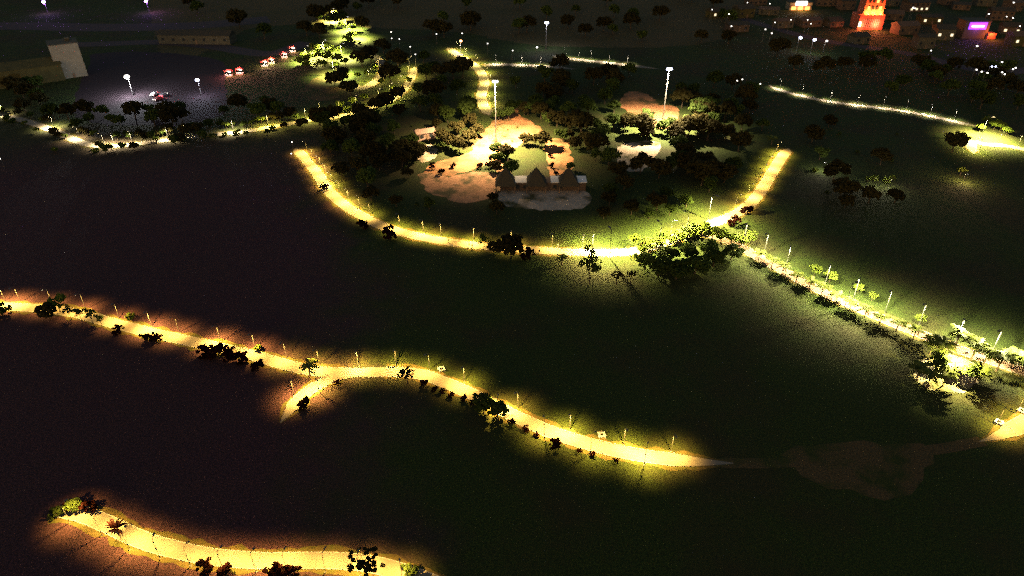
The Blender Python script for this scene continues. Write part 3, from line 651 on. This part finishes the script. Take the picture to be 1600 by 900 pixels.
def make_person(legm, seed, stride):
    me = bpy.data.meshes.new('person')
    V = [(0, 0, .95), (0, 0, 1.2), (0, 0, 1.43), (0, 0, 1.56), (0, .01, 1.68),
         (.19, 0, 1.42), (.23, -stride*.4, 1.15), (.24, -stride*.2+.08, .9), (-.19, 0, 1.42), (-.23, stride*.4, 1.15), (-.24, stride*.2+.08, .9),
         (.09, 0, .9), (.1, stride*.5, .5), (.1, stride*.7-.05, .09), (.1, stride*.7+.1, .04), (-.09, 0, .9), (-.1, -stride*.3, .5), (-.1, -stride*.9, .1), (-.1, -stride*.9+.14, .04)]
    E = [(0, 1), (1, 2), (2, 3), (3, 4), (2, 5), (5, 6), (6, 7), (2, 8), (8, 9), (9, 10), (0, 11), (11, 12), (12, 13), (13, 14), (0, 15), (15, 16), (16, 17), (17, 18)]
    Rr = [.15, .14, .15, .06, .105, .07, .05, .04, .07, .05, .04, .09, .065, .045, .04, .09, .065, .045, .04]
    me.from_pydata(V, E, []); o = bpy.data.objects.new('person', me); COL.objects.link(o)
    o.modifiers.new('skin', 'SKIN'); o.modifiers.new('sub', 'SUBSURF').levels = 1
    for i, r in enumerate(Rr): me.skin_vertices[0].data[i].radius = (r, r*.8)
    me.skin_vertices[0].data[0].use_root = True
    dg = bpy.context.evaluated_depsgraph_get(); m2 = bpy.data.meshes.new_from_object(o.evaluated_get(dg)); m2.materials.clear(); m2.materials.append(MATS[legm])
    bpy.data.objects.remove(o); m2.name = 'person'; return m2
PM = [make_person('cloth_dark', 1, .35), make_person('cloth_pale', 2, .3)]
def person(px, py, rz, k, label):
    p = G(px, py); o = link('person', PM[k]); o.location = (p.x, p.y, .05); o.rotation_euler[2] = rz; tag(o, label, 'person', 'walkers on the curved path')
person(701, 380, 1.4, 0, 'person in dark clothes walking ahead of the pair on the curved path')
person(718, 378, -1.5, 0, 'person in dark clothes walking near the kerb of the curved path')
person(733, 386, 1.6, 0, 'person in dark clothes striding, one of a pair by the dark trees'); person(738, 388, 1.6, 1, 'person in pale clothes walking, one of a pair by the dark trees')
person(843, 396, -1.4, 0, 'person in dark clothes walking alone beyond the dark trees'); person(872, 389, 1.2, 1, 'person in pale clothes walking near the small palm')

# ------------------------------------------------------------------ planting along the lowest path
put(CORD, 186, 836, 1.5, 'dark red spiky cordyline plant beside the lowest path', 'plant')
put(B_RED[0], 321, 892, 1.5, 'round dark bush on the lowest path edge, beside another round one', 'bush'); put(B_RED[1], 353, 900, 1.6, 'round dark bush at the foot of a lamp post', 'bush')
put(B_RED[2], 443, 903, (3.2, 2.2, 2.0), 'broad spreading dark bush on the lowest path edge', 'bush')
put(T_SLIM[0], 574, 906, (1.7, 1.7, 1.25), 'slender tree with thin trunk leaning over the lowest path', 'tree')
put(T_GRN[0], 120, 799, .42, 'small green tree lit at the start of the lowest path', 'tree'); put(B_RED[0], 140, 798, 1.5, 'dark bush above the start of the lowest path', 'bush')
put(B_GRN[0], 92, 806, 1.4, 'green bush at the dim end of the lowest path', 'bush'); put(B_RED[2], 108, 796, 1.1, 'reddish bush overhanging the start of the lowest path', 'bush')
put(B_GRN[1], 640, 898, 1.6, 'green bush where the lowest path leaves the lamps', 'bush')
# ------------------------------------------------------------------ planting along the middle path
put(T_LIT[1], 94, 487, .95, 'brightly lit yellow green tree on the middle path', 'tree'); put(T_BIG[0], 78, 498, .55, 'dark round tree in front of the lit yellow green one', 'tree')
put(B_GRN[0], 4, 492, 2.4, 'dark green bush where the middle path begins', 'bush')
for i, (x, y, s) in enumerate(((112, 498, .5), (128, 502, .5), (146, 506, .6), (160, 510, .45))): put(T_OPEN, x, y, s*1.8, 'thin open tree with path light showing through its leaves', 'tree', 'thin trees over the middle path')
put(B_LIT[0], 205, 498, 1.3, 'brightly lit bush above the middle path, left of the lamps', 'bush'); put(B_RED[0], 186, 521, 1.5, 'small dark red bush on the near kerb, next to thin trees', 'bush')
put(B_RED[1], 230, 533, 1.6, 'dark red bush, one of a touching pair on the near kerb', 'bush', 'pair of red bushes'); put(B_RED[2], 245, 534, 1.6, 'dark red bush, one of a touching pair on the near kerb', 'bush', 'pair of red bushes')
for i, (x, y, s) in enumerate(((322, 557, 2.0), (340, 560, 2.6), (360, 562, 2.4), (378, 566, 1.8))): put(B_RED[i % 3], x, y, s, 'dark red bush in the long clump before the fork', 'bush', 'clump of red bushes before the fork')
put(B_RED[0], 404, 578, 1.75, 'round dark bush standing alone just before the fork', 'bush'); put(B_LIT[1], 404, 548, 1.1, 'brightly lit yellow bush at a lamp before the fork', 'bush')
put(PALM_LOW, 484, 588, 1.25, 'short dark palm in the grass triangle of the fork', 'palm'); put(B_RED[1], 477, 638, 1.8, 'round dark red bush on the side branch kerb', 'bush')
put(CORD, 529, 606, 1.1, 'small dark spiky plant on the inner kerb of the fork', 'plant')
put(T_SLIM[1], 637, 602, (1.2, 1.2, .95), 'small dark red tree on the near kerb of the path bend', 'tree')
for i, (x, y, s) in enumerate(((663, 602, 1.3), (680, 612, 1.3), (692, 614, 1.1), (705, 620, 1.0), (725, 626, 1.2), (738, 632, 1.0))): put(B_RED[i % 3], x, y, s*.8, 'low red brown bush in the hedge row below the path bend', 'bush', 'hedge row below the bend')
put(T_GRN[0], 756, 646, .72, 'dark round tree overlapping the middle path, one of two', 'tree', 'two round trees'); put(T_GRN[1], 778, 656, .72, 'dark round tree overlapping the middle path, one of two', 'tree', 'two round trees')
for i, (x, y, s) in enumerate(((800, 662, 1.1), (822, 674, 1.2), (838, 682, .9), (905, 707, .9), (926, 713, 1.0), (962, 722, .9))): put(B_RED[i % 3], x, y, s*.75, 'low dark bush on the near kerb of the straight stretch', 'bush', 'low bushes on the straight stretch')
put(B_RED[2], 868, 699, 1.5, 'round dark bush on the near kerb, largest of the straight stretch', 'bush')
# ------------------------------------------------------------------ planting along the curved path
put(B_RED[0], 567, 357, 2.0, 'dark red bush on the near kerb of the curved path, smaller of two', 'bush'); put(B_RED[1], 610, 373, 2.6, 'dark red bush on the near kerb of the curved path, larger of two', 'bush')
put(B_RED[2], 507, 296, 1.6, 'dark bush near the top bend of the curved path', 'bush')
put(T_BIG[1], 798, 402, .95, 'big dark spreading tree hiding part of the curved path', 'tree'); put(T_BIG[2], 776, 398, .6, 'smaller dark tree beside the big spreading one', 'tree'); put(T_OPEN, 756, 392, 1.3, 'thin tree with bright path showing through its leaves', 'tree')
put(B_RED[0], 824, 404, 2.2, 'dark red bush under the big spreading tree', 'bush')
put(PALM_LOW, 878, 414, 1.2, 'short orange lit palm on the lawn below the curved path', 'palm')
put(T_OPEN, 921, 444, 2.2, 'open leaved sapling on the lit lawn', 'tree'); put(T_SLIM[0], 963, 447, .95, 'flat topped slender tree on the lit lawn', 'tree'); put(T_SLIM[1], 985, 445, (.75, .75, .95), 'narrow slender tree next to the flat topped one', 'tree')
put(T_LIT[0], 990, 384, .8, 'bright lamp lit tree above the curved path', 'tree')
for x, y, s, k in ((1008, 420, .8, 0), (1028, 430, .9, 1), (1056, 436, 1.0, 2), (1086, 428, .95, 0), (1114, 416, .9, 1), (1142, 406, .8, 2), (1042, 410, .85, 2), (1074, 406, .8, 1), (1108, 398, .75, 0)):
    put(T_GRN[k], x, y, (s*1.15, s*1.15, s*.85), 'broad dark tree of the large clump where the paths meet', 'tree', 'large clump where the paths meet')
for x, y, s in ((1062, 380, .8), (1080, 376, .9), (1098, 374, 1.0), (1112, 376, 1.0), (1126, 380, 1.0), (1142, 384, .9), (1158, 384, .8), (1170, 380, .8), (1100, 362, .7)): put(T_LIT[0 if x < 1130 else 1], x, y, s, 'lamp lit leafy tree at the back of the large clump', 'tree', 'lit trees behind the clump')
for x, y, s in ((1002, 398, .8), (1016, 392, .9), (1030, 388, .9), (1046, 382, .9), (1060, 376, .9), (1074, 370, .8), (1088, 366, .8), (1034, 378, .7), (1010, 384, .7)): put((T_LIT+T_LIT+T_GRN[:1])[x % 5], x, y, s*.85, 'leafy tree over the curved path where it meets the palm walk', 'tree', 'trees over the curved path')
put(B_RED[1], 1165, 336, 2.4, 'dark red bush standing on the curved path edge', 'bush'); put(B_RED[0], 1146, 352, 2.2, 'reddish bush between the clump and the curved path', 'bush')
put(PALM[0], 1205, 226, .9, 'lone lit palm beyond the end of the curved path', 'palm')
# ------------------------------------------------------------------ palm walk
for i, (x, y) in enumerate(((1185, 407), (1205, 419), (1222, 430), (1243, 442), (1264, 453), (1283, 462), (1305, 474), (1327, 486), (1350, 498), (1373, 508), (1399, 519), (1426, 531))):
    put(PALM[i % 3], x, y, .8, 'palm in the even row along the near kerb of the palm walk', 'palm', 'row of palms')
put(PALM_BIG, 1489, 548, .98, 'large palm with brilliantly lit fronds above the small plaza', 'palm')
for x, y in ((1452, 553), (1466, 562), (1517, 562), (1534, 574), (1556, 580), (1578, 575), (1596, 580)): put(PALM[x % 3], x, y, 1.15, 'palm in the loose group around the small plaza', 'palm', 'palms around the plaza')
for x, y, s in ((1272, 432, 1), (1296, 442, 1), (1340, 458, .8), (1362, 470, .7), (1436, 506, .8)): put(T_LIT[x % 2], x, y, s*.75, 'lamp lit leafy tree on the far side of the palm walk', 'tree', 'lit trees on the palm walk')
for x, y in ((1460, 580), (1500, 592), (1432, 594), (1448, 606), (1472, 604), (1522, 598)): put(PALM[x % 3], x, y, .95, 'lower palm standing on the small round plaza', 'palm', 'palms on the plaza')
put(T_OPEN, 1455, 592, 1.6, 'open leaved tree beside the small plaza', 'tree'); put(T_OPEN, 1512, 602, 1.4, 'open leaved tree on the plaza edge, among palms', 'tree')
# ------------------------------------------------------------------ playground planting
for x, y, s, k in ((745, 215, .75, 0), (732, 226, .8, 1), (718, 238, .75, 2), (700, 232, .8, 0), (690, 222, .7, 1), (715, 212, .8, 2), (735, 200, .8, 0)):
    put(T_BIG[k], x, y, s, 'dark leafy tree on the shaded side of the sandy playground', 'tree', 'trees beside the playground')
put(T_GRN[0], 775, 243, .75, 'orange lit tree at the foot of the tall mast', 'tree'); put(T_GRN[2], 790, 250, .6, 'small orange lit tree beside the one at the mast foot', 'tree')
for x, y, s in ((764, 262, 1.6), (778, 262, 1.8), (795, 258, 1.4), (750, 262, 1.4), (708, 262, 1.2), (676, 264, 1.6), (690, 272, 1.5)): put(B_RED[x % 3], x, y, s, 'reddish bush scattered on the sandy playground', 'bush', 'bushes on the playground')
for x, y, s in ((788, 214, .5), (800, 222, .6), (815, 212, .5), (808, 200, .5), (826, 210, .6), (794, 204, .4)): put(B_GRN[x % 2], x, y, s, 'tiny green shrub on the brightest sand', 'bush', 'tiny shrubs on the sand')
for x, y, s in ((860, 246, 1.2), (862, 262, 1.3), (868, 274, 1.4)): put(B_RED[x % 3], x, y, s, 'low dark bush along the pink earth strip', 'bush', 'bushes along the earth strip')
put(T_GRN[1], 780, 190, .8, 'pale lit tree just behind the tall mast', 'tree'); put(T_BIG[0], 770, 316, .45, 'small dark tree at the left end of the pavilion', 'tree')
put(T_BIG[1], 1002, 213, 1.25, 'large dark tree in front of the orange court', 'tree'); put(T_GRN[2], 1090, 188, 1.5, 'large green lit tree beside the bluish mast', 'tree'); put(T_GRN[0], 1075, 200, .9, 'smaller green lit tree at the orange court', 'tree')
put(PALM_LOW, 1048, 214, 1.3, 'low lit palm in front of the orange court', 'palm'); put(T_GRN[1], 1110, 205, 1.2, 'dim green tree beyond the large green lit one', 'tree')
# ------------------------------------------------------------------ bright grove and wooded path
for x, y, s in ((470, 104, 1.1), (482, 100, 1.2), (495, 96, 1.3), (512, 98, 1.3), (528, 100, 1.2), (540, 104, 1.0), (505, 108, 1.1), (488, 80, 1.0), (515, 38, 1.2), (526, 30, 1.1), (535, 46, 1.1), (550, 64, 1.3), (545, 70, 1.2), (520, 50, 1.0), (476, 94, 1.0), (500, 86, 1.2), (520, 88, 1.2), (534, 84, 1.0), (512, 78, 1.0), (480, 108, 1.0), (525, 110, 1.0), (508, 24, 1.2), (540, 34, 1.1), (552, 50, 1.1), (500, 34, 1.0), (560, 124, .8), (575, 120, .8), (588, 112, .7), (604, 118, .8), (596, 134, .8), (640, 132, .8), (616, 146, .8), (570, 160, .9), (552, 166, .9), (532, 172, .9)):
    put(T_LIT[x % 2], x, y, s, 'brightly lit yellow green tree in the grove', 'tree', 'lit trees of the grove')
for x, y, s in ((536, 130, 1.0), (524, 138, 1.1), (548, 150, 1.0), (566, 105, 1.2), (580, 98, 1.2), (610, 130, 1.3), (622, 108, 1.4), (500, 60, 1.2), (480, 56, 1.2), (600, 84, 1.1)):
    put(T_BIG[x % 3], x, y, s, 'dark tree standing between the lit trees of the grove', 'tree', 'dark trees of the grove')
for x, y, s in ((500, 196, 1.0), (522, 192, 1.0), (545, 182, .9), (562, 184, .8), (590, 176, .9), (604, 168, .9), (585, 186, 1.0), (622, 158, .9)):
    put((T_LIT if x % 2 else T_BIG)[x % 2], x, y, s, 'tree beside the yellow end of the wooded path', 'tree', 'trees at the yellow end of the wooded path')
for x in range(4, 480, 9):
    y = (184+(x*.27) if x < 160 else 236-(x-160)*.125) + rng.choice((rng.uniform(-14, -6), rng.uniform(1, 9)))
    put(rng.choice(T_BIG+T_GRN+T_LIT), x, y, rng.uniform(.38, .72), 'tree screening the lamps of the long wooded path', 'tree', 'trees along the wooded path')
for x, y, s in ((87, 238, 1.4), (10, 190, 1.3), (150, 238, 1.3), (245, 222, 1.5), (288, 220, 1.4), (330, 214, 1.2), (352, 212, 1.2), (368, 210, 1.2), (385, 212, 1.4), (426, 202, 1.4)): put(B_LIT[x % 2], x, y, s, 'lamp lit bush on the near edge of the wooded path', 'bush', 'lit bushes on the wooded path')
# ------------------------------------------------------------------ right hand dark field
put(T_GRN[0], 1280, 250, .8, 'pinkish lit tree alone in the dark field', 'tree'); put(B_LIT[0], 1273, 268, 1.2, 'small lit bush below the pinkish tree', 'bush')
for x, y, s in ((1355, 284, 1.3), (1366, 282, 1.5), (1384, 286, 1.6), (1394, 280, 1.2)): put(B_LIT[x % 2], x, y, s, 'lit bush in the short cluster out in the dark field', 'bush', 'lit bushes in the dark field')
put(T_LIT[0], 1500, 274, .7, 'round orange lit tree alone near the yellow path bend', 'tree')
for x, y, s in ((1540, 196, .8), (1552, 204, 1.0), (1562, 206, .9), (1530, 206, .7), (1572, 212, .8), (1545, 192, .7)): put(T_LIT[x % 2], x, y, s, 'lit tree on the knoll above the yellow path bend', 'tree', 'lit trees above the yellow bend')
LFD = light('field_light', 1500, (1, .85, .65)); LFO = light('ember_light', 5000, (1, .6, .3))
for x, y, key in ((1283, 268, 0), (1388, 294, 0), (1362, 293, 0), (1504, 286, 1)):
    lamp_post(x, y, None, LFD if not key else LFO, 'low lamp post beside lit foliage in the dark field', 'lamps in the dark field', LENSW, .7)

# ------------------------------------------------------------------ far town houses
HR = random.Random(5)
for x, y in ((1160, 26), (1200, 22), (1222, 42), (1262, 40), (1300, 40), (1320, 14), (1395, 30), (1412, 52), (1450, 36), (1470, 60), (1500, 14), (1536, 8), (1580, 16), (1575, 52), (1590, 70), (1440, 74), (1150, 48), (1120, 26), (1340, 66), (1385, 8)):
    house('terrace_house', x, y, HR.uniform(9, 15), HR.uniform(7, 10), HR.uniform(3.5, 6.5), HR.uniform(-.4, .4), HR.choice(('wall_dark', 'wall_pale', 'wall_olive')), HR.choice(('roof_slate', 'wall_dark')), 'small dim house with a few lit windows in the far town', 'house', 3, 'window_lit', HR.choice((1.5, 2.2)), 1, 'houses of the far town')
# ------------------------------------------------------------------ dark woods
KEEP = [(G(*p), r) for p, r in (((800, 205), 13), ((765, 228), 12), ((725, 252), 11), ((690, 264), 9), ((690, 290), 12), ((735, 292), 14), ((765, 290), 11), ((825, 255), 9), ((800, 310), 10), ((846, 305), 16), ((890, 305), 10), ((875, 250), 9), ((1040, 183), 14), ((1000, 243), 16), ((664, 216), 9), ((230, 135), 45), ((60, 110), 30), ((1545, 215), 24), ((1502, 268), 16), ((1375, 284), 14), ((1280, 255), 12))]
def scatter(poly, n, kinds, smin, smax, label, group, seed):
    r = random.Random(seed); xs = [p[0] for p in poly]; ys = [p[1] for p in poly]; made = 0; pts = []
    for _ in range(n*30):
        if made >= n: break
        x, y = r.uniform(min(xs), max(xs)), r.uniform(min(ys), max(ys))
        inside = False; j = len(poly)-1
        for i in range(len(poly)):
            if (poly[i][1] > y) != (poly[j][1] > y) and x < (poly[j][0]-poly[i][0])*(y-poly[i][1])/(poly[j][1]-poly[i][1])+poly[i][0]: inside = not inside
            j = i
        if not inside: continue
        p = G(x, y)
        if path_dist(p.x, p.y) < 5 or any((p-q).length < k for q, k in KEEP) or any((p-q).length < 5 for q in pts): continue
        pts.append(p); made += 1
        place(r.choice(kinds), p, r.uniform(0, 6.28), r.uniform(smin, smax), label, 'tree', group)
scatter([(640, 195), (760, 170), (800, 165), (850, 190), (905, 225), (930, 300), (640, 325), (625, 240)], 30, T_BIG+T_GRN+B_GRN, .5, .95, 'dim tree or tall shrub crowding the edge of the sandy playground', 'thicket around the playground', 9)
scatter([(900, 200), (1060, 190), (1080, 260), (1000, 290), (930, 270)], 22, T_BIG+T_GRN, .7, 1.1, 'dim tree near the orange court', 'trees near the court', 10)
scatter([(0, 150), (60, 135), (120, 165), (300, 175), (440, 160), (450, 185), (200, 205), (60, 190)], 30, T_BIG+T_GRN, .7, 1.1, 'dark tree behind the wooded path, before the car park', 'trees behind the wooded path', 11)
scatter([(490, 200), (640, 180), (655, 300), (560, 300), (500, 250)], 26, T_BIG+T_GRN, .7, 1.2, 'dark tree in the wood left of the playground', 'wood left of the playground', 1)
scatter([(660, 95), (740, 110), (745, 185), (690, 200), (640, 175)], 18, T_BIG+T_GRN, .8, 1.3, 'dark tree in the wood behind the playground', 'wood behind the playground', 2)
scatter([(800, 110), (990, 115), (960, 230), (905, 250), (850, 200), (800, 165)], 30, T_BIG+T_GRN, .8, 1.2, 'dark tree in the wood between the two tall masts', 'wood between the masts', 3)
scatter([(1060, 130), (1190, 140), (1190, 260), (1120, 310), (1050, 280)], 34, T_BIG+T_GRN, .8, 1.3, 'dark tree in the wood inside the right bend of the curved path', 'wood inside the right bend', 4)
scatter([(250, 2), (1140, 2), (1150, 70), (700, 60), (480, 40), (420, 70), (380, 60)], 44, T_BIG+T_GRN, 1.0, 1.6, 'dark tree in the far wood along the top', 'far wood', 5)
scatter([(1200, 70), (1600, 120), (1600, 180), (1240, 130)], 28, T_BIG+T_GRN, .9, 1.4, 'dark tree in the wood between the pale path and the town', 'wood before the town', 6)
scatter([(560, 310), (650, 330), (1000, 345), (1100, 330), (1000, 300), (930, 290), (920, 340), (640, 320)], 14, T_BIG+T_GRN, .5, .8, 'dark tree on the unlit ground between pavilion and curved path', 'trees below the pavilion', 7)
scatter([(1250, 190), (1500, 220), (1560, 300), (1300, 330)], 15, T_BIG+B_GRN, .6, 1.1, 'dark tree in the unlit field right of the curved path', 'trees in the dark field', 8)
for p in PROTOS:
    if not p.get('used'):
        for c in list(p.children): bpy.data.objects.remove(c)
        bpy.data.objects.remove(p)
    else: del p['used']
for o in bpy.data.objects:
    if 'used' in o: del o['used']
